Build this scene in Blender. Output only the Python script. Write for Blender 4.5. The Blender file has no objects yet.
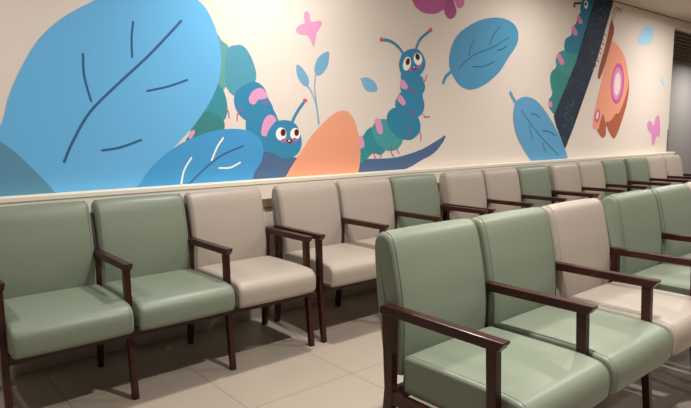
import bpy, bmesh, math, random
from mathutils import Vector, Matrix
scene = bpy.context.scene
col = scene.collection

# ---------------------------------------------------------------- camera
cam_d = bpy.data.cameras.new('camera'); cam = bpy.data.objects.new('camera', cam_d); col.objects.link(cam)
YAW, PIT, ROL = 0.6940, 0.1256, -0.0064
Fv = Vector((math.sin(YAW)*math.cos(PIT), math.cos(YAW)*math.cos(PIT), -math.sin(PIT)))
Rv = Vector((math.cos(YAW), -math.sin(YAW), 0)); Uv = Rv.cross(Fv)
R2 = Rv*math.cos(ROL) + Uv*math.sin(ROL); U2 = -Rv*math.sin(ROL) + Uv*math.cos(ROL)
M = Matrix((R2, U2, -Fv)).transposed().to_4x4(); M.translation = (-0.8957, -2.6153, 1.2339)
cam.matrix_world = M
cam_d.sensor_fit = 'HORIZONTAL'; cam_d.sensor_width = 36; cam_d.lens = 582.75/691*36; cam_d.clip_end = 60
scene.camera = cam
# ---------------------------------------------------------------- world, view, lights
w = bpy.data.worlds.new('world'); scene.world = w; w.use_nodes = True
w.node_tree.nodes['Background'].inputs[0].default_value = (1, .93, .85, 1)
w.node_tree.nodes['Background'].inputs[1].default_value = 0.15
scene.view_settings.view_transform = 'Standard'; scene.view_settings.look = 'None'
scene.view_settings.gamma = 1; scene.view_settings.use_curve_mapping = False
scene.view_settings.exposure = 0.12
WARM = (1, .95, .89)
def lamp(x, y, power, size=0.12, spread=150, z=2.66, colr=WARM):
    d = bpy.data.lights.new('downlight_or_fill', 'AREA'); d.shape = 'DISK'; d.size = size; d.energy = power
    d.color = colr; d.spread = math.radians(spread)
    o = bpy.data.objects.new('downlight_or_fill', d); o.location = (x, y, z); col.objects.link(o)
    return o
# ceiling downlights, then added fill lamps: (x, y, watts, disc size, spread)
DOWN_FILL = [(-1.1, -0.2, 19, .12, 178), (1.15, -0.12, 34, .12, 178), (4.1, -0.2, 20, .12, 178), (7.0, -0.45, 46, .12, 178),
        (0.75, -1.8, 42, .12, 150), (3.1, -1.8, 34, .12, 150), (6.0, -1.8, 32, .12, 150), (9.5, -1.5, 26, .12, 150),
        (-1.2, -3.6, 9, .16, 150), (1.5, -3.6, 12, .16, 150), (4.5, -3.6, 11, .16, 150), (12.7, 1.45, 38, .3, 178, 2.58)]  # unseen front fill row; last lamp added to brighten the alcove wall
for a in DOWN_FILL: lamp(*a)

# ---------------------------------------------------------------- materials
def lin(c): return tuple((v/255/12.92) if v/255 <= .04045 else ((v/255+.055)/1.055)**2.4 for v in c)
MATS = {}
def mat(name, rgb, rough=.6, spec=.5, noise=None, bump=None, coat=0, metal=0):
    if name in MATS: return MATS[name]
    m = bpy.data.materials.new(name); m.use_nodes = True; nt = m.node_tree; b = nt.nodes['Principled BSDF']
    c = lin(rgb)
    b.inputs['Base Color'].default_value = (*c, 1); b.inputs['Roughness'].default_value = rough
    b.inputs['Specular IOR Level'].default_value = spec; b.inputs['Coat Weight'].default_value = coat
    b.inputs['Coat Roughness'].default_value = .15; b.inputs['Metallic'].default_value = metal
    tc = nt.nodes.new('ShaderNodeTexCoord')
    if noise:
        sc, amt, stretch = noise
        mp = nt.nodes.new('ShaderNodeMapping'); mp.inputs['Scale'].default_value = stretch
        n = nt.nodes.new('ShaderNodeTexNoise'); n.inputs['Scale'].default_value = sc; n.inputs['Detail'].default_value = 5
        r = nt.nodes.new('ShaderNodeValToRGB')
        r.color_ramp.elements[0].position = .3; r.color_ramp.elements[1].position = .7
        r.color_ramp.elements[0].color = (*[v*(1-amt) for v in c], 1); r.color_ramp.elements[1].color = (*[min(1, v*(1+amt)) for v in c], 1)
        nt.links.new(tc.outputs['Object'], mp.inputs[0]); nt.links.new(mp.outputs[0], n.inputs['Vector'])
        nt.links.new(n.outputs['Fac'], r.inputs[0]); nt.links.new(r.outputs[0], b.inputs['Base Color'])
    if bump:
        sc, st, dist = bump
        n = nt.nodes.new('ShaderNodeTexNoise'); n.inputs['Scale'].default_value = sc; n.inputs['Detail'].default_value = 3
        bp = nt.nodes.new('ShaderNodeBump'); bp.inputs['Strength'].default_value = st; bp.inputs['Distance'].default_value = dist
        nt.links.new(tc.outputs['Object'], n.inputs['Vector']); nt.links.new(n.outputs['Fac'], bp.inputs['Height'])
        nt.links.new(bp.outputs[0], b.inputs['Normal'])
    MATS[name] = m
    return m
GREEN = mat('sage_vinyl', (119, 129, 112), .42, .45, (3, .02, (1, 1, 1)), (420, .06, .001))
BEIGE = mat('beige_vinyl', (164, 153, 142), .45, .45, (3, .02, (1, 1, 1)), (420, .06, .001))
GSEAM = mat('sage_thread', (114, 124, 107), .6); BSEAM = mat('beige_thread', (158, 147, 136), .6)
WOOD = mat('mahogany_stained_wood', (54, 21, 15), .36, .32, (14, .3, (6, 1, 1)), None, .1)
CREAM = mat('cream_wall_paint', (228, 217, 208), .8, .2, None, (180, .05, .002))
DADO = mat('cream_lower_wall', (228, 218, 204), .75, .25)
LEDGE = mat('ledge_white_cream', (236, 229, 212), .5, .4)
BUMPER = mat('bumper_brown', (120, 104, 84), .5, .4)
SKIRT = mat('grey_skirting', (196, 188, 178), .5, .4)
GREY = mat('grey_wall_paint', (172, 168, 166), .8, .2)
CEIL = mat('ceiling_paint', (196, 184, 172), .9, .1)
DIM = mat('low_bounce_wall', (120, 110, 100), .8, .2)  # unseen walls kept dark to cut bounced light
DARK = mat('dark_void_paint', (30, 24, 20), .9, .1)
SLAT = mat('dark_brown_slat', (124, 104, 88), .6, .3)
STEEL = mat('brushed_steel', (190, 186, 180), .35, .5, None, None, 0, .8)
def speckle():
    m = mat('navy_speckled_paint', (44, 58, 76), .75, .2); nt = m.node_tree; b = nt.nodes['Principled BSDF']
    tc = nt.nodes.new('ShaderNodeTexCoord')
    v = nt.nodes.new('ShaderNodeTexVoronoi'); v.inputs['Scale'].default_value = 42
    n = nt.nodes.new('ShaderNodeTexNoise'); n.inputs['Scale'].default_value = 6
    a = nt.nodes.new('ShaderNodeMath'); a.operation = 'LESS_THAN'; a.inputs[1].default_value = .24
    g = nt.nodes.new('ShaderNodeMath'); g.operation = 'GREATER_THAN'; g.inputs[1].default_value = .5
    mu = nt.nodes.new('ShaderNodeMath'); mu.operation = 'MULTIPLY'
    mx = nt.nodes.new('ShaderNodeMix'); mx.data_type = 'RGBA'
    mx.inputs[6].default_value = (*lin((44, 58, 76)), 1); mx.inputs[7].default_value = (*lin((112, 126, 140)), 1)
    nt.links.new(tc.outputs['Object'], v.inputs['Vector']); nt.links.new(tc.outputs['Object'], n.inputs['Vector'])
    nt.links.new(v.outputs['Distance'], a.inputs[0]); nt.links.new(n.outputs['Fac'], g.inputs[0])
    nt.links.new(a.outputs[0], mu.inputs[0]); nt.links.new(g.outputs[0], mu.inputs[1])
    nt.links.new(mu.outputs[0], mx.inputs[0]); nt.links.new(mx.outputs[2], b.inputs['Base Color'])
    return m
def tiles():
    m = mat('beige_floor_tile', (186, 172, 156), .38, .45); nt = m.node_tree; b = nt.nodes['Principled BSDF']
    tc = nt.nodes.new('ShaderNodeTexCoord'); mp = nt.nodes.new('ShaderNodeMapping')
    mp.inputs['Location'].default_value = (-0.35+.002, 0.44+.002, 0)
    br = nt.nodes.new('ShaderNodeTexBrick'); br.offset = 0; br.squash = 1
    br.inputs['Scale'].default_value = 1; br.inputs['Brick Width'].default_value = .6; br.inputs['Row Height'].default_value = .6
    br.inputs['Mortar Size'].default_value = .0022; br.inputs['Mortar Smooth'].default_value = .1
    br.inputs['Color1'].default_value = (*lin((172, 160, 146)), 1); br.inputs['Color2'].default_value = (*lin((168, 156, 142)), 1)
    br.inputs['Mortar'].default_value = (*lin((128, 117, 104)), 1)
    n = nt.nodes.new('ShaderNodeTexNoise'); n.inputs['Scale'].default_value = 2.5; n.inputs['Detail'].default_value = 6
    mx = nt.nodes.new('ShaderNodeMix'); mx.data_type = 'RGBA'; mx.blend_type = 'MULTIPLY'
    r = nt.nodes.new('ShaderNodeValToRGB'); r.color_ramp.elements[0].color = (.86, .86, .86, 1); r.color_ramp.elements[1].color = (1, 1, 1, 1)
    mx.inputs[0].default_value = 1
    nt.links.new(tc.outputs['Object'], mp.inputs[0]); nt.links.new(mp.outputs[0], br.inputs['Vector'])
    nt.links.new(tc.outputs['Object'], n.inputs['Vector']); nt.links.new(n.outputs['Fac'], r.inputs[0])
    nt.links.new(br.outputs['Color'], mx.inputs[6]); nt.links.new(r.outputs[0], mx.inputs[7]); nt.links.new(mx.outputs[2], b.inputs['Base Color'])
    return m
NAVYSPECK = speckle(); TILE = tiles()

# ---------------------------------------------------------------- helpers
def box(bm, x0, x1, y0, y1, z0, z1):
    v = [bm.verts.new((x, y, z)) for z in (z0, z1) for y in (y0, y1) for x in (x0, x1)]
    for f in ((0, 2, 3, 1), (4, 5, 7, 6), (0, 1, 5, 4), (1, 3, 7, 5), (3, 2, 6, 7), (2, 0, 4, 6)): bm.faces.new([v[i] for i in f])
def prism(bm, prof, x0, x1):
    """side profile (y, z) extruded along x"""
    a = [bm.verts.new((x0, y, z)) for y, z in prof]; b = [bm.verts.new((x1, y, z)) for y, z in prof]
    n = len(prof)
    bm.faces.new(a); bm.faces.new(b[::-1])
    for i in range(n): bm.faces.new((a[i], b[i], b[(i+1) % n], a[(i+1) % n]))
def obj(name, bm, m, parent=None, bevel=0, smooth=False, kind=None):
    bmesh.ops.recalc_face_normals(bm, faces=bm.faces)
    me = bpy.data.meshes.new(name); bm.to_mesh(me); bm.free()
    me.materials.append(m)
    if smooth:
        for p in me.polygons: p.use_smooth = True
    o = bpy.data.objects.new(name, me); col.objects.link(o)
    if parent: o.parent = parent
    if bevel:
        md = o.modifiers.new('bevel', 'BEVEL'); md.width = bevel; md.segments = 2; md.limit_method = 'ANGLE'
    if kind: o['kind'] = kind
    return o
def simple(name, m, boxes, parent=None, bevel=0, kind=None):
    bm = bmesh.new()
    for b in boxes: box(bm, *b)
    return obj(name, bm, m, parent, bevel, kind=kind)
def thing(name, label, cat, loc=(0, 0, 0), rz=0, group=None):
    o = bpy.data.objects.new(name, None); col.objects.link(o); o.location = loc; o.rotation_euler = (0, 0, rz)
    o.empty_display_size = .1; o['label'] = label; o['category'] = cat
    if group: o['group'] = group
    return o
def crom(pts, n=6, closed=True):
    out = []; N = len(pts)
    for i in range(N if closed else N-1):
        if closed: p = [pts[(i+k) % N] for k in (-1, 0, 1, 2)]
        else: p = [pts[max(0, i-1)], pts[i], pts[i+1], pts[min(N-1, i+2)]]
        for j in range(n):
            t = j/n
            out.append(tuple(.5*(2*b+(-a+c)*t+(2*a-5*b+4*c-d)*t*t+(-a+3*b-3*c+d)*t**3) for a, b, c, d in zip(*p)))
    if not closed: out.append(tuple(pts[-1]))
    return out

# ---------------------------------------------------------------- the room
WY = 0.75; XE = 7.69; HC = 2.70
simple('floor', TILE, [(-4, 14, -6, 2.6, -.1, 0)], kind='structure')
simple('ceiling', CEIL, [(-4, 14, -6, WY+.1, HC, HC+.1)], kind='structure')
simple('wall_back', CREAM, [(-4, XE, WY, WY+.12, .89, HC)], kind='structure')
simple('wall_lower', DADO, [(-4, XE, .665, WY+.12, 0, .89)], kind='structure')
simple('wall_header', CREAM, [(XE, 14, WY, WY+.12, 2.60, HC)], kind='structure')
simple('wall_alcove', GREY, [(XE-.3, 14, 2.45, 2.55, 0, 2.85)], kind='structure')
simple('wall_alcove_side', GREY, [(XE-.12, XE-.001, WY+.121, 2.449, 0, 2.85)], kind='structure')
simple('wall_right', GREY, [(14, 14.1, -6, 2.6, 0, 2.85)], kind='structure')
simple('wall_left', DIM, [(-4.1, -4, -6, .87, 0, HC)], kind='structure')
simple('wall_front', DIM, [(-4, 14, -6.1, -6, 0, HC)], kind='structure')
simple('trim_1', LEDGE, [(-4, XE+.05, .661, WY+.0, .886, .914)], bevel=.004, kind='structure')
simple('trim_2', BUMPER, [(-4, XE-.05, .652, .6645, .73, .79)], bevel=.004, kind='structure')
simple('baseboard_back', SKIRT, [(-4, XE, .653, .6645, 0, .08)], bevel=.003, kind='structure')
simple('trim_3', STEEL, [(XE-.03, XE+.004, WY-.004, WY-.0005, .915, 1.22), (XE+.0005, XE+.004, WY-.004, WY+.03, .915, 1.22)], kind='structure')
# the dark slatted ceiling of the alcove: void board above, slats running along the wall
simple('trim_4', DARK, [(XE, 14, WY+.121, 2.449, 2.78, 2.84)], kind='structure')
simple('trim_5', SLAT, [(XE, 14, y, y+.03, 2.61, 2.68) for y in [WY+.16+.15*i for i in range(11)]], kind='structure')
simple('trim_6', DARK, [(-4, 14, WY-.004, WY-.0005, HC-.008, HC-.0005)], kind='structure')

# ---------------------------------------------------------------- painted mural figures on the wall
MURAL = [
 ('painted_leaf', 'huge sky-blue leaf painted at the left end of the mural, with dark blue veins', 'painted leaf', 0, [
  ('leaf_blade','p',(106, 182, 232),[(-0.535,0.910),(-0.463,1.102),(-0.340,1.267),(-0.295,1.406),(-0.232,1.548),(-0.139,1.704),(-0.017,1.827),(0.155,1.941),(0.349,2.053),(0.553,2.083),(0.757,2.020),(0.852,1.902),(0.894,1.749),(0.888,1.590),(0.827,1.440),(0.707,1.279),(0.579,1.153),(0.449,1.038),(0.347,0.897),(0.228,0.819),(-0.187,0.829)],0,0,None),
  ('leaf_vein','s',(58, 96, 140),[(0.643,1.885),(0.445,1.678),(0.253,1.500),(0.094,1.342),(-0.002,1.187),(-0.054,1.076)],0.015,1,None),
  ('leaf_vein','s',(58, 96, 140),[(0.356,1.848),(0.342,1.759),(0.340,1.654)],0.013,1,None),
  ('leaf_vein','s',(58, 96, 140),[(0.076,1.650),(0.075,1.534),(0.103,1.402)],0.013,1,None),
  ('leaf_vein','s',(58, 96, 140),[(0.417,1.467),(0.544,1.498),(0.666,1.542)],0.013,1,None),
  ('leaf_vein','s',(58, 96, 140),[(0.146,1.132),(0.245,1.146),(0.367,1.186)],0.014,1,None),
 ]),
 ('painted_leaf', 'grey-blue leaf tip painted in the lower left corner, over the huge leaf', 'painted leaf', 1, [
  ('leaf_blade','p',(92, 146, 176),[(-0.548,1.272),(-0.448,1.252),(-0.345,1.192),(-0.279,1.130),(-0.193,1.029),(-0.122,0.935),(-0.098,0.847),(-0.372,0.820),(-0.579,0.865)],0,0,None),
 ]),
 ('painted_caterpillar', 'blue caterpillar painted crawling down behind the big leaves, facing forward', 'painted caterpillar', 0, [
  ('body_segment','p',(102, 166, 164),[(0.862,1.819),(0.909,1.793),(0.957,1.754),(0.974,1.632),(0.927,1.518),(0.855,1.453),(0.804,1.549)],0,-1,'pale green segment'),
  ('body_segment','p',(62, 146, 160),[(0.830,1.526),(0.885,1.516),(0.912,1.480),(0.930,1.412),(0.928,1.342),(0.884,1.286),(0.772,1.254),(0.670,1.182),(0.717,1.364)],0,-1,'teal segment'),
  ('body_segment','p',(62, 134, 136),[(0.892,1.317),(0.896,1.235),(0.771,1.217),(0.643,1.170),(0.686,1.242),(0.776,1.353)],0,-1,'green segment'),
  ('body_segment','p',(86, 156, 180),[(0.949,1.748),(1.007,1.777),(1.058,1.775),(1.108,1.723),(1.149,1.617),(1.132,1.539),(1.055,1.479),(0.989,1.457),(0.927,1.518),(0.924,1.629)],0,0,'grey-blue segment'),
  ('body_segment','p',(58, 138, 180),[(0.997,1.483),(1.072,1.537),(1.147,1.553),(1.208,1.517),(1.237,1.452),(1.275,1.387),(1.257,1.320),(1.170,1.273),(1.072,1.299),(1.007,1.350),(0.981,1.419)],0,0,None),
  ('body_segment','p',(58, 138, 180),[(1.089,1.370),(1.189,1.405),(1.267,1.387),(1.321,1.294),(1.359,1.205),(1.324,1.104),(1.243,1.086),(1.142,1.122),(1.069,1.215),(1.065,1.305)],0,0,None),
  ('head','p',(58, 138, 180),[(1.264,1.280),(1.329,1.304),(1.411,1.301),(1.469,1.267),(1.502,1.190),(1.501,1.120),(1.457,1.065),(1.372,1.040),(1.283,1.071),(1.245,1.139),(1.239,1.220)],0,1,None),
  ('antenna','s',(58, 138, 180),[(1.304,1.294),(1.259,1.373),(1.213,1.425)],0.02,1,None),
  ('antenna','s',(58, 138, 180),[(1.428,1.294),(1.471,1.363),(1.532,1.433)],0.022,1,None),
  ('antenna_tip','p',(214, 90, 140),[(1.561,1.444),(1.557,1.436),(1.547,1.431),(1.535,1.431),(1.525,1.435),(1.521,1.443),(1.525,1.452),(1.535,1.457),(1.548,1.457),(1.557,1.452)],0,2,'pink tip'),
  ('eye','p',(246, 244, 240),[(1.378,1.212),(1.369,1.186),(1.347,1.170),(1.321,1.170),(1.299,1.187),(1.292,1.213),(1.301,1.239),(1.323,1.255),(1.349,1.255),(1.371,1.239)],0,2,'white eye'),
  ('eye','p',(246, 244, 240),[(1.494,1.211),(1.485,1.187),(1.463,1.172),(1.437,1.172),(1.417,1.187),(1.409,1.212),(1.418,1.236),(1.439,1.251),(1.465,1.251),(1.486,1.236)],0,2,'white eye'),
  ('pupil','p',(92, 28, 34),[(1.373,1.222),(1.368,1.208),(1.358,1.199),(1.344,1.199),(1.334,1.208),(1.330,1.223),(1.335,1.237),(1.345,1.246),(1.359,1.246),(1.369,1.237)],0,3,'dark brown pupil'),
  ('pupil','p',(92, 28, 34),[(1.485,1.222),(1.480,1.208),(1.470,1.199),(1.457,1.199),(1.447,1.208),(1.444,1.222),(1.448,1.236),(1.458,1.244),(1.471,1.244),(1.481,1.235)],0,3,'dark brown pupil'),
  ('cheek','p',(214, 90, 150),[(1.376,1.168),(1.371,1.160),(1.361,1.156),(1.347,1.156),(1.337,1.161),(1.333,1.168),(1.337,1.175),(1.348,1.180),(1.361,1.180),(1.372,1.175)],0,3,'pink cheek'),
  ('cheek','p',(214, 90, 150),[(1.468,1.173),(1.464,1.166),(1.453,1.161),(1.439,1.162),(1.428,1.166),(1.424,1.174),(1.429,1.181),(1.440,1.185),(1.453,1.185),(1.464,1.181)],0,3,'pink cheek'),
  ('mouth','p',(130, 24, 40),[(1.375,1.168),(1.400,1.171),(1.429,1.174),(1.416,1.150),(1.395,1.147)],0,4,'dark red mouth'),
  ('tooth','p',(246, 244, 240),[(1.408,1.164),(1.406,1.160),(1.402,1.159),(1.397,1.159),(1.393,1.161),(1.391,1.164),(1.393,1.167),(1.397,1.169),(1.402,1.169),(1.407,1.167)],0,5,'white tooth'),
  ('back_patch','p',(226, 158, 198),[(1.092,1.454),(1.123,1.494),(1.169,1.515),(1.207,1.503),(1.229,1.458),(1.198,1.444),(1.159,1.437),(1.136,1.410),(1.105,1.409),(1.091,1.428)],0,1,'pink patch'),
  ('back_patch','p',(226, 158, 198),[(1.177,1.234),(1.194,1.293),(1.226,1.333),(1.266,1.340),(1.297,1.307),(1.264,1.273),(1.231,1.233),(1.215,1.200),(1.183,1.204)],0,2,'pink patch'),
  ('back_patch','p',(190, 80, 140),[(1.232,1.419),(1.229,1.413),(1.221,1.409),(1.212,1.408),(1.204,1.412),(1.201,1.418),(1.204,1.424),(1.212,1.428),(1.222,1.429),(1.229,1.425)],0,2,'small dark pink spot'),
  ('foot','s',(200, 70, 130),[(0.922,1.374),(0.939,1.355),(0.941,1.317)],0.007,1,None),
  ('foot','s',(200, 70, 130),[(1.030,1.369),(1.003,1.343),(0.998,1.299)],0.007,1,None),
  ('foot','s',(226, 158, 198),[(0.692,1.230),(0.671,1.200)],0.024,1,'pale pink foot'),
 ]),
 ('painted_branch', 'slate-blue curved branch painted low on the mural under the two caterpillars', 'painted branch', -1, [
  ('branch','p',(82, 108, 146),[(1.057,1.071),(1.180,1.094),(1.283,1.078),(1.490,1.043),(1.854,1.023),(2.052,1.016),(2.316,1.011),(2.484,1.021),(2.720,1.067),(2.881,1.123),(2.983,1.164),(3.042,1.185),(3.010,1.129),(2.896,1.037),(2.722,0.975),(2.578,0.923),(2.262,0.858),(1.665,0.848),(1.081,0.872)],0,0,None),
 ]),
 ('painted_leaf', 'medium blue leaf lying low on the mural, with one dark vein and three white strokes', 'painted leaf', 2, [
  ('leaf_blade','p',(74, 156, 212),[(0.310,0.865),(0.349,0.932),(0.412,1.016),(0.527,1.113),(0.670,1.188),(0.861,1.242),(1.041,1.244),(1.145,1.201),(1.189,1.127),(1.171,1.034),(1.115,0.957),(1.051,0.861),(0.721,0.808)],0,0,None),
  ('leaf_vein','s',(62, 98, 138),[(0.645,0.907),(0.756,1.000),(0.883,1.083),(1.037,1.137)],0.011,1,None),
  ('leaf_vein','s',(246, 244, 240),[(0.672,1.072),(0.623,1.000),(0.600,0.916)],0.011,1,'white stroke'),
  ('leaf_vein','s',(246, 244, 240),[(0.894,1.191),(0.850,1.135),(0.809,1.054)],0.012,1,'white stroke'),
  ('leaf_vein','s',(246, 244, 240),[(0.859,1.002),(0.937,1.001),(1.011,1.031)],0.011,1,'white stroke'),
 ]),
 ('painted_hill', 'peach-orange rounded shape painted at the foot of the mural between two caterpillars', 'painted shape', 2, [
  ('hill','p',(238, 164, 132),[(1.334,0.828),(1.378,0.936),(1.439,1.017),(1.527,1.120),(1.589,1.196),(1.717,1.302),(1.820,1.365),(1.915,1.377),(1.993,1.311),(2.043,1.161),(2.052,1.024),(2.021,0.887),(1.950,0.785)],0,0,None),
 ]),
 ('painted_sprout', 'dusty blue sprout with two leaves on thin stems painted above the peach shape', 'painted sprout', 0, [
  ('leaf_blade','p',(118, 172, 206),[(1.478,1.688),(1.528,1.659),(1.573,1.600),(1.573,1.552),(1.539,1.544),(1.493,1.583),(1.471,1.642)],0,0,None),
  ('leaf_blade','p',(118, 172, 206),[(1.751,1.796),(1.759,1.751),(1.740,1.686),(1.690,1.634),(1.640,1.625),(1.628,1.679),(1.665,1.751)],0,0,None),
  ('stem','s',(118, 172, 206),[(1.552,1.558),(1.595,1.511),(1.637,1.415),(1.657,1.281)],0.009,0,None),
  ('stem','s',(118, 172, 206),[(1.641,1.639),(1.626,1.534),(1.646,1.394),(1.662,1.281)],0.01,0,None),
 ]),
 ('painted_butterfly', 'small pink butterfly shape painted above the blue sprout', 'painted butterfly', 0, [
  ('wings','p',(226, 158, 198),[(1.569,2.054),(1.589,2.039),(1.602,1.987),(1.650,1.995),(1.695,1.999),(1.694,1.976),(1.668,1.939),(1.649,1.911),(1.638,1.865),(1.622,1.816),(1.599,1.857),(1.566,1.894),(1.515,1.892),(1.477,1.904),(1.479,1.931),(1.511,1.956),(1.545,1.970),(1.542,2.014),(1.550,2.045)],0,0,None),
 ]),
 ('painted_leaf', 'tiny light blue leaf painted beside the upright caterpillar', 'painted leaf', 0, [
  ('leaf_blade','p',(122, 184, 220),[(2.056,1.618),(2.081,1.627),(2.118,1.632),(2.170,1.622),(2.217,1.588),(2.232,1.539),(2.181,1.526),(2.126,1.530),(2.089,1.562),(2.070,1.601)],0,0,None),
 ]),
 ('painted_caterpillar', 'blue and teal caterpillar painted standing upright on the curved branch, both antennae raised', 'painted caterpillar', 1, [
  ('body_segment','p',(54, 146, 156),[(2.079,1.188),(2.127,1.239),(2.191,1.254),(2.289,1.183),(2.322,1.086),(2.267,1.043),(2.197,1.058),(2.159,1.043),(2.106,1.005),(2.043,0.984),(2.034,1.139)],0,-2,'teal green segment'),
  ('body_segment','p',(76, 160, 166),[(2.172,1.231),(2.206,1.290),(2.284,1.321),(2.377,1.302),(2.480,1.237),(2.516,1.164),(2.470,1.095),(2.390,1.071),(2.300,1.087),(2.219,1.149)],0,-1,'pale teal segment'),
  ('body_segment','p',(52, 138, 172),[(2.332,1.334),(2.361,1.386),(2.433,1.412),(2.549,1.401),(2.681,1.345),(2.719,1.279),(2.712,1.220),(2.659,1.175),(2.587,1.154),(2.469,1.171),(2.389,1.222),(2.342,1.278)],0,0,'deep teal segment'),
  ('body_segment','p',(58, 138, 180),[(2.455,1.504),(2.536,1.555),(2.715,1.562),(2.748,1.496),(2.766,1.438),(2.742,1.371),(2.669,1.332),(2.585,1.324),(2.491,1.359),(2.440,1.399),(2.426,1.447)],0,1,None),
  ('body_segment','p',(58, 138, 180),[(2.502,1.680),(2.713,1.676),(2.756,1.628),(2.771,1.579),(2.740,1.528),(2.691,1.494),(2.560,1.490),(2.504,1.520),(2.482,1.576),(2.489,1.637)],0,2,None),
  ('head','p',(58, 138, 180),[(2.506,1.840),(2.579,1.877),(2.669,1.889),(2.723,1.864),(2.763,1.818),(2.773,1.770),(2.749,1.719),(2.701,1.675),(2.641,1.651),(2.558,1.650),(2.493,1.680),(2.465,1.742),(2.478,1.798)],0,3,None),
  ('antenna','s',(58, 138, 180),[(2.515,1.836),(2.453,1.890),(2.374,1.923),(2.287,1.928)],0.021,3,None),
  ('antenna','s',(58, 138, 180),[(2.655,1.883),(2.709,1.969),(2.818,2.044)],0.022,3,None),
  ('antenna_tip','p',(214, 90, 140),[(2.291,1.929),(2.288,1.918),(2.279,1.911),(2.269,1.910),(2.260,1.915),(2.257,1.926),(2.260,1.937),(2.269,1.944),(2.279,1.945),(2.288,1.939)],0,4,'pink tip'),
  ('antenna_tip','p',(214, 90, 140),[(2.851,2.056),(2.848,2.044),(2.837,2.036),(2.824,2.035),(2.814,2.041),(2.810,2.052),(2.814,2.063),(2.824,2.071),(2.837,2.073),(2.847,2.067)],0,4,'pink tip'),
  ('eye','p',(246, 244, 240),[(2.599,1.761),(2.583,1.729),(2.556,1.710),(2.528,1.711),(2.511,1.733),(2.511,1.766),(2.527,1.798),(2.554,1.817),(2.581,1.816),(2.599,1.795)],0,4,'white eye'),
  ('eye','p',(246, 244, 240),[(2.733,1.819),(2.731,1.789),(2.710,1.767),(2.679,1.762),(2.650,1.774),(2.633,1.800),(2.634,1.829),(2.654,1.851),(2.685,1.857),(2.715,1.845)],0,4,'white eye'),
  ('pupil','p',(92, 28, 34),[(2.588,1.779),(2.579,1.763),(2.565,1.754),(2.550,1.754),(2.541,1.765),(2.540,1.781),(2.549,1.797),(2.563,1.807),(2.578,1.806),(2.587,1.795)],0,5,'dark brown pupil'),
  ('pupil','p',(92, 28, 34),[(2.703,1.832),(2.702,1.815),(2.692,1.803),(2.676,1.800),(2.661,1.808),(2.652,1.822),(2.652,1.838),(2.662,1.850),(2.678,1.853),(2.694,1.846)],0,5,'dark brown pupil'),
  ('cheek','p',(205, 84, 150),[(2.623,1.723),(2.618,1.716),(2.606,1.710),(2.590,1.709),(2.577,1.713),(2.572,1.720),(2.577,1.727),(2.590,1.732),(2.605,1.733),(2.618,1.730)],0,5,'pink cheek'),
  ('cheek','p',(205, 84, 150),[(2.719,1.752),(2.714,1.744),(2.701,1.739),(2.685,1.738),(2.672,1.741),(2.667,1.748),(2.672,1.756),(2.685,1.761),(2.701,1.762),(2.714,1.758)],0,5,'pink cheek'),
  ('mouth','p',(130, 24, 40),[(2.666,1.734),(2.661,1.726),(2.648,1.720),(2.632,1.719),(2.619,1.723),(2.614,1.730),(2.619,1.738),(2.632,1.744),(2.648,1.745),(2.661,1.741)],0,6,'dark red mouth'),
  ('tooth','p',(246, 244, 240),[(2.647,1.739),(2.645,1.736),(2.641,1.734),(2.635,1.734),(2.630,1.735),(2.628,1.738),(2.630,1.741),(2.635,1.743),(2.641,1.743),(2.645,1.742)],0,7,'white tooth'),
  ('back_patch','p',(226, 158, 198),[(2.489,1.637),(2.521,1.629),(2.554,1.603),(2.564,1.571),(2.531,1.560),(2.489,1.570),(2.482,1.604)],0,4,'pink patch'),
  ('back_patch','p',(226, 158, 198),[(2.453,1.500),(2.483,1.514),(2.518,1.486),(2.544,1.454),(2.518,1.431),(2.479,1.446),(2.444,1.478)],0,4,'pink patch'),
  ('back_patch','p',(226, 158, 198),[(2.202,1.309),(2.234,1.325),(2.264,1.316),(2.289,1.238),(2.284,1.210),(2.258,1.202),(2.232,1.218)],0,4,'pink patch'),
  ('back_patch','p',(226, 158, 198),[(2.044,1.189),(2.079,1.180),(2.096,1.120),(2.079,1.103),(2.050,1.101)],0,4,'pink patch'),
  ('foot','s',(190, 66, 112),[(2.787,1.688),(2.775,1.646),(2.743,1.620)],0.008,4,'thin pink foot'),
  ('foot','s',(190, 66, 112),[(2.587,1.593),(2.606,1.556),(2.666,1.549)],0.008,4,'thin pink foot'),
  ('foot','s',(190, 66, 112),[(2.608,1.410),(2.628,1.361),(2.669,1.332)],0.008,4,'thin pink foot'),
  ('foot','s',(190, 66, 112),[(2.755,1.366),(2.780,1.341),(2.830,1.347)],0.008,4,'thin pink foot'),
  ('foot','s',(190, 66, 112),[(2.574,1.262),(2.593,1.220),(2.587,1.179)],0.009,4,'thin pink foot'),
  ('foot','s',(190, 66, 112),[(2.715,1.220),(2.728,1.186),(2.726,1.147)],0.008,4,'thin pink foot'),
  ('foot','s',(190, 66, 112),[(2.385,1.101),(2.385,1.052),(2.413,1.022)],0.008,4,'thin pink foot'),
  ('foot','s',(190, 66, 112),[(2.447,1.099),(2.456,1.066),(2.473,1.045)],0.008,4,'thin pink foot'),
  ('foot','s',(190, 66, 112),[(2.202,1.089),(2.195,1.050),(2.215,1.009)],0.008,4,'thin pink foot'),
  ('foot','s',(190, 66, 112),[(2.267,1.055),(2.269,1.039),(2.265,1.020)],0.008,4,'thin pink foot'),
 ]),
 ('painted_flower', 'magenta shape cut off by the top of the photograph, above the upright caterpillar', 'painted flower', 0, [
  ('petal','p',(192, 100, 158),[(2.607,2.284),(2.628,2.240),(2.671,2.207),(2.752,2.184),(2.847,2.186),(2.938,2.210),(3.061,2.285),(3.123,2.374),(3.026,2.440),(2.813,2.447),(2.640,2.364)],0,0,None),
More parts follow.
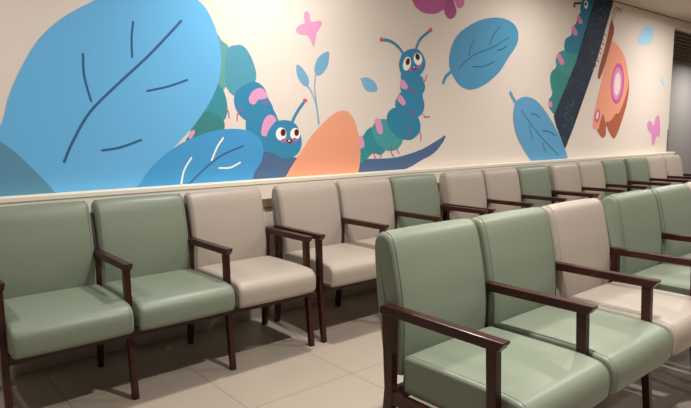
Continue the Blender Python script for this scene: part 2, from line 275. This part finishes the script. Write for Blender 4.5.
  ('petal','p',(214, 124, 178),[(3.106,2.412),(3.151,2.297),(3.190,2.275),(3.239,2.292),(3.262,2.331),(3.246,2.391),(3.218,2.468),(3.137,2.456)],0,1,'paler petal'),
  ('petal','p',(172, 88, 142),[(2.999,2.257),(3.009,2.209),(3.048,2.175),(3.096,2.174),(3.140,2.202),(3.159,2.247),(3.131,2.304),(3.091,2.370),(3.028,2.341)],0,2,'darker petal'),
 ]),
 ('painted_leaf', 'big blue leaf painted tilted with its stalk at lower left, right of the upright caterpillar', 'painted leaf', 0, [
  ('leaf_blade','p',(84, 154, 196),[(3.073,1.794),(3.093,1.923),(3.184,2.051),(3.362,2.156),(3.570,2.230),(3.810,2.262),(3.994,2.233),(4.074,2.164),(4.068,2.053),(3.923,1.900),(3.775,1.755),(3.574,1.642),(3.380,1.590),(3.226,1.618),(3.117,1.708)],0,0,None),
  ('leaf_stalk','s',(84, 154, 196),[(3.113,1.739),(3.037,1.689),(3.000,1.633)],0.032,0,None),
  ('leaf_vein','s',(44, 74, 104),[(3.933,2.100),(3.690,1.989),(3.440,1.908),(3.303,1.839),(3.205,1.765)],0.007,1,None),
  ('leaf_vein','s',(44, 74, 104),[(3.775,2.178),(3.685,2.092),(3.637,2.005)],0.008,1,None),
  ('leaf_vein','s',(44, 74, 104),[(3.411,2.028),(3.358,1.955),(3.336,1.884)],0.008,1,None),
  ('leaf_vein','s',(44, 74, 104),[(3.401,1.792),(3.550,1.806),(3.714,1.856)],0.008,1,None),
  ('leaf_vein','s',(44, 74, 104),[(3.751,1.966),(3.822,1.980),(3.898,2.016)],0.009,1,None),
 ]),
 ('painted_leaf', 'blue leaf painted standing on the ledge, stalk up, left of the dark trunk', 'painted leaf', 2, [
  ('leaf_blade','p',(98, 164, 208),[(4.051,1.456),(4.099,1.519),(4.236,1.555),(4.418,1.524),(4.592,1.425),(4.757,1.291),(4.930,1.117),(5.074,0.882),(4.751,0.808),(4.478,0.842),(4.324,0.952),(4.219,1.047),(4.100,1.180),(4.040,1.338)],0,0,None),
  ('leaf_stalk','s',(98, 164, 208),[(4.091,1.480),(4.027,1.533),(3.978,1.585)],0.034,0,None),
  ('leaf_vein','s',(46, 78, 120),[(4.174,1.418),(4.379,1.259),(4.613,1.107),(4.881,0.959)],0.009,1,None),
  ('leaf_vein','s',(46, 78, 120),[(4.335,1.385),(4.426,1.382),(4.503,1.348)],0.009,1,None),
  ('leaf_vein','s',(46, 78, 120),[(4.560,1.217),(4.684,1.208),(4.814,1.162)],0.01,1,None),
  ('leaf_vein','s',(46, 78, 120),[(4.313,1.275),(4.346,1.198),(4.387,1.126)],0.009,1,None),
  ('leaf_vein','s',(46, 78, 120),[(4.568,1.091),(4.603,1.038),(4.641,0.988)],0.01,1,None),
 ]),
 ('painted_tree', 'dark navy speckled diagonal tree trunk painted on the mural', 'painted tree', 0, [
  ('trunk','f','NAVYSPECK',[(5.648,2.991),(5.501,2.648),(5.164,1.944),(4.764,1.371),(4.820,1.266),(5.020,1.018),(5.188,1.266),(5.590,1.939),(5.947,2.708),(6.116,3.067)],0,0,None),
 ]),
 ('painted_caterpillar', 'teal caterpillar painted climbing the dark diagonal trunk', 'painted caterpillar', -1, [
  ('body_segment','p',(60, 138, 136),[(4.930,1.993),(4.790,1.941),(4.773,1.874),(4.690,1.820),(4.670,1.753),(4.695,1.664),(4.721,1.595),(4.663,1.538),(4.658,1.489),(4.692,1.439),(4.808,1.386),(4.933,1.521),(5.199,1.944)],0,0,'teal green lower body'),
  ('body_segment','p',(70, 148, 150),[(5.218,2.119),(4.924,2.061),(4.825,2.028),(4.772,1.975),(4.777,1.901),(4.861,1.840),(5.010,1.798),(5.236,1.914),(5.385,2.203)],0,1,'green-teal segment'),
  ('body_segment','p',(48, 130, 158),[(5.261,2.498),(5.174,2.437),(5.137,2.358),(5.061,2.311),(5.051,2.231),(4.947,2.180),(4.920,2.119),(4.944,2.059),(5.091,2.032),(5.357,2.113),(5.574,2.484),(5.549,2.551)],0,2,'blue-teal upper body'),
  ('head','p',(42, 124, 160),[(5.243,2.471),(5.216,2.543),(5.251,2.615),(5.290,2.680),(5.443,2.726),(5.605,2.732),(5.561,2.622),(5.517,2.512),(5.396,2.463)],0,3,None),
  ('antenna','s',(42, 110, 150),[(5.253,2.585),(5.163,2.570),(5.087,2.557),(5.090,2.528)],0.026,3,None),
  ('antenna_tip','p',(170, 80, 110),[(5.119,2.536),(5.115,2.526),(5.102,2.518),(5.086,2.516),(5.072,2.520),(5.066,2.529),(5.071,2.540),(5.083,2.547),(5.100,2.549),(5.113,2.545)],0,4,'dull pink tip'),
  ('eye','p',(246, 244, 240),[(5.373,2.584),(5.367,2.557),(5.347,2.538),(5.320,2.535),(5.298,2.548),(5.287,2.573),(5.293,2.599),(5.313,2.618),(5.339,2.621),(5.362,2.608)],0,4,'white eye'),
  ('pupil','p',(30, 30, 40),[(5.344,2.585),(5.341,2.574),(5.331,2.565),(5.318,2.564),(5.306,2.569),(5.301,2.580),(5.304,2.591),(5.314,2.599),(5.328,2.601),(5.339,2.596)],0,5,'dark pupil'),
  ('back_patch','p',(222, 140, 186),[(5.152,2.421),(5.190,2.446),(5.270,2.394),(5.258,2.371),(5.211,2.360),(5.168,2.390)],0,4,'pink patch'),
  ('back_patch','p',(222, 140, 186),[(5.052,2.303),(5.106,2.326),(5.171,2.272),(5.174,2.241),(5.128,2.230),(5.079,2.251)],0,4,'pink patch'),
  ('back_patch','p',(222, 140, 186),[(4.787,1.989),(4.838,2.015),(4.927,1.948),(4.929,1.920),(4.878,1.905),(4.832,1.930)],0,4,'pink patch'),
  ('back_patch','p',(222, 140, 186),[(4.656,1.517),(4.695,1.523),(4.728,1.499),(4.727,1.468),(4.684,1.461),(4.658,1.489)],0,4,'pink patch'),
 ]),
 ('painted_butterfly', 'large orange and brown butterfly painted right of the dark trunk, with ringed pink wing spots', 'painted butterfly', 0, [
  ('wing','p',(180, 100, 76),[(6.387,1.862),(6.450,1.718),(6.412,1.538),(6.307,1.329),(6.209,1.181),(6.129,1.117),(6.038,1.159),(5.944,1.247),(5.913,1.313),(6.093,1.560)],0,0,'rust brown under-wing'),
  ('wing','p',(180, 100, 76),[(5.753,1.382),(5.834,1.397),(5.904,1.284),(5.916,1.169),(5.849,1.127),(5.763,1.170),(5.699,1.236)],0,0,'rust brown under-wing'),
  ('wing','p',(240, 164, 136),[(5.903,2.213),(5.971,2.246),(6.147,2.192),(6.305,2.075),(6.420,1.864),(6.406,1.701),(6.310,1.530),(6.220,1.423),(6.134,1.410),(6.043,1.342),(5.949,1.316),(5.873,1.361),(5.822,1.397),(5.771,1.326),(5.739,1.236),(5.665,1.225),(5.605,1.264),(5.614,1.409),(5.700,1.633),(5.805,1.915),(5.866,2.113)],0,1,'orange upper wing'),
  ('wing_spot','p',(206, 96, 160),[(6.308,1.771),(6.271,1.627),(6.186,1.539),(6.085,1.540),(6.010,1.627),(5.985,1.767),(6.021,1.907),(6.104,1.995),(6.204,1.999),(6.282,1.913)],0,2,'magenta ring'),
  ('wing_spot','p',(232, 150, 190),[(6.263,1.770),(6.235,1.655),(6.169,1.584),(6.093,1.584),(6.035,1.654),(6.016,1.767),(6.044,1.880),(6.108,1.951),(6.184,1.953),(6.244,1.885)],0,3,'pink ring'),
  ('wing_spot','p',(242, 226, 230),[(6.215,1.764),(6.197,1.684),(6.157,1.634),(6.110,1.634),(6.075,1.683),(6.064,1.762),(6.081,1.841),(6.121,1.890),(6.167,1.892),(6.204,1.843)],0,4,'pale centre'),
  ('wing_spot','p',(206, 96, 160),[(5.757,1.378),(5.737,1.335),(5.701,1.309),(5.664,1.312),(5.639,1.341),(5.636,1.385),(5.655,1.428),(5.691,1.454),(5.728,1.452),(5.754,1.423)],0,2,'small magenta spot'),
  ('wing_spot','p',(242, 220, 228),[(5.723,1.386),(5.713,1.359),(5.696,1.344),(5.679,1.345),(5.668,1.362),(5.667,1.389),(5.678,1.415),(5.695,1.431),(5.712,1.430),(5.723,1.413)],0,3,'small pale centre'),
  ('body','p',(150, 84, 66),[(5.902,2.456),(5.949,2.462),(5.995,2.376),(5.938,2.223),(5.859,2.059),(5.779,1.906),(5.703,1.801),(5.665,1.832),(5.703,1.969),(5.771,2.108),(5.837,2.271)],0,2,'brown body'),
  ('antenna','s',(120, 70, 60),[(5.914,2.458),(5.940,2.550),(6.006,2.620),(6.066,2.633),(6.080,2.612)],0.009,2,None),
  ('antenna','s',(120, 70, 60),[(5.949,2.462),(6.000,2.557),(6.068,2.611),(6.128,2.629),(6.145,2.597),(6.108,2.587)],0.009,2,None),
  ('foot','s',(104, 62, 52),[(5.811,2.291),(5.744,2.306),(5.716,2.259),(5.760,2.236)],0.01,2,None),
  ('foot','s',(104, 62, 52),[(5.775,2.187),(5.708,2.203),(5.680,2.156),(5.724,2.132)],0.01,2,None),
  ('foot','s',(104, 62, 52),[(5.715,2.081),(5.648,2.099),(5.621,2.052),(5.665,2.028)],0.01,2,None),
  ('foot','s',(104, 62, 52),[(5.678,1.990),(5.611,2.007),(5.584,1.961),(5.627,1.936)],0.01,2,None),
 ]),
 ('painted_leaf', 'pale sky-blue leaf painted high at the right end of the mural', 'painted leaf', 0, [
  ('leaf_blade','p',(172, 220, 246),[(6.896,2.514),(6.991,2.508),(7.040,2.462),(7.033,2.388),(6.958,2.308),(6.835,2.276),(6.699,2.271),(6.626,2.297),(6.650,2.365),(6.729,2.449),(6.806,2.496)],0,0,None),
  ('leaf_stalk','s',(172, 220, 246),[(7.009,2.464),(7.081,2.483),(7.156,2.511)],0.015,0,None),
 ]),
 ('painted_drop', 'tiny pale blue drop painted below the pale leaf at the right end of the mural', 'painted drop', 0, [
  ('drop','p',(172, 220, 246),[(7.335,1.902),(7.407,1.889),(7.470,1.804),(7.408,1.810),(7.352,1.853)],0,0,None),
 ]),
 ('painted_butterfly', 'pink butterfly painted low at the far right end of the mural', 'painted butterfly', 0, [
  ('wings','p',(222, 148, 198),[(7.020,1.307),(7.122,1.328),(7.217,1.274),(7.261,1.379),(7.356,1.409),(7.412,1.295),(7.417,1.124),(7.316,1.130),(7.270,1.029),(7.201,1.030),(7.155,1.157),(7.052,1.212)],0,0,None),
 ]),
]
def paint(rgb):
    if rgb == 'NAVYSPECK': return NAVYSPECK
    return mat('paint_%d_%d_%d' % rgb, rgb, .75, .2)
def shape(name, kind, rgb, pts, wd, y, parent):
    bm = bmesh.new()
    if kind == 's':
        c = crom(pts, 6, False); L = []; Rr = []
        for i, p in enumerate(c):
            a = c[max(0, i-1)]; b = c[min(len(c)-1, i+1)]
            dx, dz = b[0]-a[0], b[1]-a[1]; l = math.hypot(dx, dz) or 1
            nx, nz = -dz/l*wd/2, dx/l*wd/2
            L.append((p[0]+nx, p[1]+nz)); Rr.append((p[0]-nx, p[1]-nz))
        def cap(p, q0):           # round end
            ang = math.atan2(q0[1]-p[1], q0[0]-p[0])
            return [(p[0]+wd/2*math.cos(ang-math.pi*k/5), p[1]+wd/2*math.sin(ang-math.pi*k/5)) for k in range(1, 5)]
        out = L + cap(c[-1], L[-1]) + Rr[::-1] + cap(c[0], Rr[0])
    else:
        out = crom(pts, 6) if kind == 'p' else pts
    out = [(x, min(HC-.009, max(.915, z))) for x, z in out]
    cl = [out[0]]
    for q in out[1:]:
        if math.hypot(q[0]-cl[-1][0], q[1]-cl[-1][1]) > 1e-4: cl.append(q)
    f = bm.faces.new([bm.verts.new((x, y, z)) for x, z in cl])
    f.normal_update()
    if f.normal.y > 0: f.normal_flip()
    bmesh.ops.triangulate(bm, faces=[f], ngon_method='EAR_CLIP')
    me = bpy.data.meshes.new(name); bm.to_mesh(me); bm.free(); me.materials.append(paint(rgb))
    o = bpy.data.objects.new(name, me); col.objects.link(o)
    if parent: o.parent = parent
    return o
for name, label, cat, lay, parts in MURAL:
    y0 = WY-.0015-.001*lay
    if len(parts) == 1:
        p = parts[0]; o = shape(name, p[1], p[2], p[3], p[4], y0, None); o['label'] = label; o['category'] = cat
        continue
    xs = [q[0] for q in parts[0][3]]; zs = [q[1] for q in parts[0][3]]
    cx = sum(xs)/len(xs); cz = sum(zs)/len(zs)
    t = thing(name, label, cat, (cx, y0, cz))
    for i, p in enumerate(parts):
        o = shape(p[0], p[1], p[2], p[3], p[4], y0-.00012*p[5]-.000015*i, None)
        o.parent = t; o.matrix_parent_inverse = Matrix.Translation((-cx, -y0, -cz))
        if p[6]: o['label'] = p[6]

# ---------------------------------------------------------------- three-seat benches
PITCH = 0.511; LW = 0.014
def inset(prof, d):
    n = len(prof); out = []
    for i in range(n):
        a, b = prof[i-1], prof[(i+1) % n]
        dy, dz = b[0]-a[0], b[1]-a[1]; l = math.hypot(dy, dz) or 1
        out.append((prof[i][0]+dz/l*d, prof[i][1]-dy/l*d))
    return out
def area(p): return sum(p[i-1][0]*p[i][1]-p[i][0]*p[i-1][1] for i in range(len(p)))/2
def cushion(prof, x0, x1, r, puff, n=5, sub=4):
    p = crom(prof, sub)
    sgn = -1 if area(p) > 0 else 1
    secs = []
    for k in range(n+1):
        a = math.pi/2*k/n
        secs.append((x0+r*(1-math.cos(a)), r*(1-math.sin(a))))
    W = x1-x0
    mids = [(x0+W*t, -puff*math.sin(math.pi*t)**.6) for t in (.12, .25, .4, .5, .6, .75, .88)]
    secs = secs + mids + [(x0+x1-x, d) for x, d in secs[::-1]]
    bm = bmesh.new(); rings = []
    for x, d in secs:
        rings.append([bm.verts.new((x, y, z)) for y, z in inset(p, sgn*d)])
    m = len(p)
    for a, b in zip(rings, rings[1:]):
        for i in range(m): bm.faces.new((a[i], a[(i+1) % m], b[(i+1) % m], b[i]))
    bm.faces.new(rings[0]); bm.faces.new(rings[-1][::-1])
    return bm, p, sgn
SEAT = [(-.040, .337), (-.060, .343), (-.070, .36), (-.073, .40), (-.068, .432), (-.050, .455), (-.02, .467), (.06, .473), (.2, .474), (.37, .472), (.41, .468), (.422, .45), (.424, .40), (.424, .36), (.41, .338), (.27, .337), (.1, .337)]
BACK = [(.432, .40), (.429, .46), (.426, .56), (.438, .68), (.458, .78), (.472, .835), (.488, .868), (.514, .884), (.545, .878), (.567, .852), (.570, .80), (.562, .70), (.550, .60), (.534, .50), (.520, .42), (.505, .392), (.47, .385), (.44, .388)]
def seam(prof, sgn, x, lo, hi, tr=.0010, off=.0003):
    """stitched piping that follows the cushion profile at x, between two profile fractions"""
    bm = bmesh.new(); q = inset(prof, -sgn*off); n = len(q)
    pts = q[int(lo*n):int(hi*n)]
    ring = None
    for i, (y, z) in enumerate(pts):
        a = pts[max(0, i-1)]; b = pts[min(len(pts)-1, i+1)]
        dy, dz = b[0]-a[0], b[1]-a[1]; l = math.hypot(dy, dz) or 1
        ny, nz = -dz/l, dy/l
        new = [bm.verts.new((x+tr*math.cos(k*math.pi/3), y+ny*tr*math.sin(k*math.pi/3), z+nz*tr*math.sin(k*math.pi/3))) for k in range(6)]
        if ring:
            for k in range(6): bm.faces.new((ring[k], ring[(k+1) % 6], new[(k+1) % 6], new[k]))
        else: bm.faces.new(new)
        ring = new
    bm.faces.new(ring[::-1])
    return bm
mesh_cache = {}
def part(name, key, make, m, parent, x=0, bevel=0, smooth=False, label=None):
    k = (key, m.name)
    if k not in mesh_cache:
        o = obj(name, make(), m, None, bevel, smooth); mesh_cache[k] = o
        if True: o.location.x = x; o.parent = parent
    else:
        s = mesh_cache[k]; o = s.copy(); col.objects.link(o); o.parent = parent; o.location = (x, 0, 0)
        o.name = name
        if 'label' in o: del o['label']
    if label: o['label'] = label
    return o
def mk(f):
    def g():
        bm = bmesh.new(); f(bm); return bm
    return g
ARM = [(.000, .640), (.485, .640), (.500, .632), (.503, .612), (.495, .606), (.06, .608), (.022, .606), (.014, .614), (.001, .632)]
FLEG = [(.026, .607), (.062, .607), (.050, .30), (.018, 0), (-.010, 0), (.018, .30)]
RLEG = [(.446, .607), (.494, .607), (.490, .50), (.482, .34), (.520, 0), (.490, 0), (.444, .30), (.444, .45)]
GAPPOST = [(.462, .6415), (.498, .6415), (.540, .82), (.514, .82)]  # posts added between backrests to darken the gaps like shade
def bench(label, x, y, rz, colours, arms=(1, 1, 1, 1), z=0):
    t = thing('three_seat_bench', label, 'bench', (x, y, z), rz, 'linked three-seat waiting benches')
    for k in range(4):
        X = k*PITCH
        if arms[k]: part('armrest', 'arm', mk(lambda bm: prism(bm, ARM, -.019, .019)), WOOD, t, X, .003)
        part('leg', 'fleg', mk(lambda bm: prism(bm, FLEG, -LW, LW)), WOOD, t, X, .002)
        part('leg', 'rleg', mk(lambda bm: prism(bm, RLEG, -LW, LW)), WOOD, t, X, .002)
        part('side_rail', 'srail', mk(lambda bm: box(bm, -.0115, .0115, .046, .446, .292, .336)), WOOD, t, X, .002)
    for k in (1, 2): part('gap_darkening_post', 'gappost', mk(lambda bm: prism(bm, GAPPOST, -.0115, .0115)), WOOD, t, k*PITCH, .002)
    part('front_rail', 'frail', mk(lambda bm: box(bm, .012, 3*PITCH-.012, -.0+.012, .04, .292, .3365)), WOOD, t, 0, .002)
    part('rear_rail', 'rrail', mk(lambda bm: box(bm, .012, 3*PITCH-.012, .452, .478, .292, .340)), WOOD, t, 0, .002)
    for k, c in enumerate(colours):
        m, sm, cn = (GREEN, GSEAM, 'sage green') if c == 'g' else (BEIGE, BSEAM, 'beige')
        X = k*PITCH
        s, sp, sg = None, crom(SEAT, 4), -1 if area(crom(SEAT, 4)) > 0 else 1
        o = part('seat_cushion', 'seat', lambda: cushion(SEAT, .0125, PITCH-.0125, .016, .003)[0], m, t, X, 0, True, cn+' seat cushion')
        bp = crom(BACK, 4); sb = -1 if area(bp) > 0 else 1
        b = part('backrest', 'back', lambda: cushion(BACK, .0125, PITCH-.0125, .022, .004)[0], m, t, X, 0, True, cn+' backrest')
        for xs in (.028, PITCH-.028):
            e = part('seam', 'sseam%.3f' % xs, lambda: seam(sp, sg, xs, .02, .6), sm, o, 0)
            e = part('seam', 'bseam%.3f' % xs, lambda: seam(bp, sb, xs, .04, .5), sm, b, 0)
    return t
bench('leftmost bench along the mural wall, two sage green seats then one beige', -PITCH, -.010, .007, 'ggb')
bench('wall bench below the painted peach shape, two beige seats then one green', 2*PITCH+.09, 0, 0, 'bbg')
bench('wall bench below the tilted painted blue leaf, two beige seats then one green', 2.735, 0, 0, 'bbg')
bench('wall bench below the dark painted trunk, two beige seats then one green', 4.322, -.004, 0, 'bbg')
bench('farthest wall bench, at the wall corner, one green seat then two beige', 5.932, 0, 0, 'gbb')
bench('foreground bench nearest the camera, two sage green seats then one beige', .4605, -1.6917, .006, 'ggb')
bench('bench cut by the right edge, just right of the foreground bench', .4605+3*PITCH+.1145, -1.6917+.0098, .006, 'ggb', (0, 1, 1, 1))
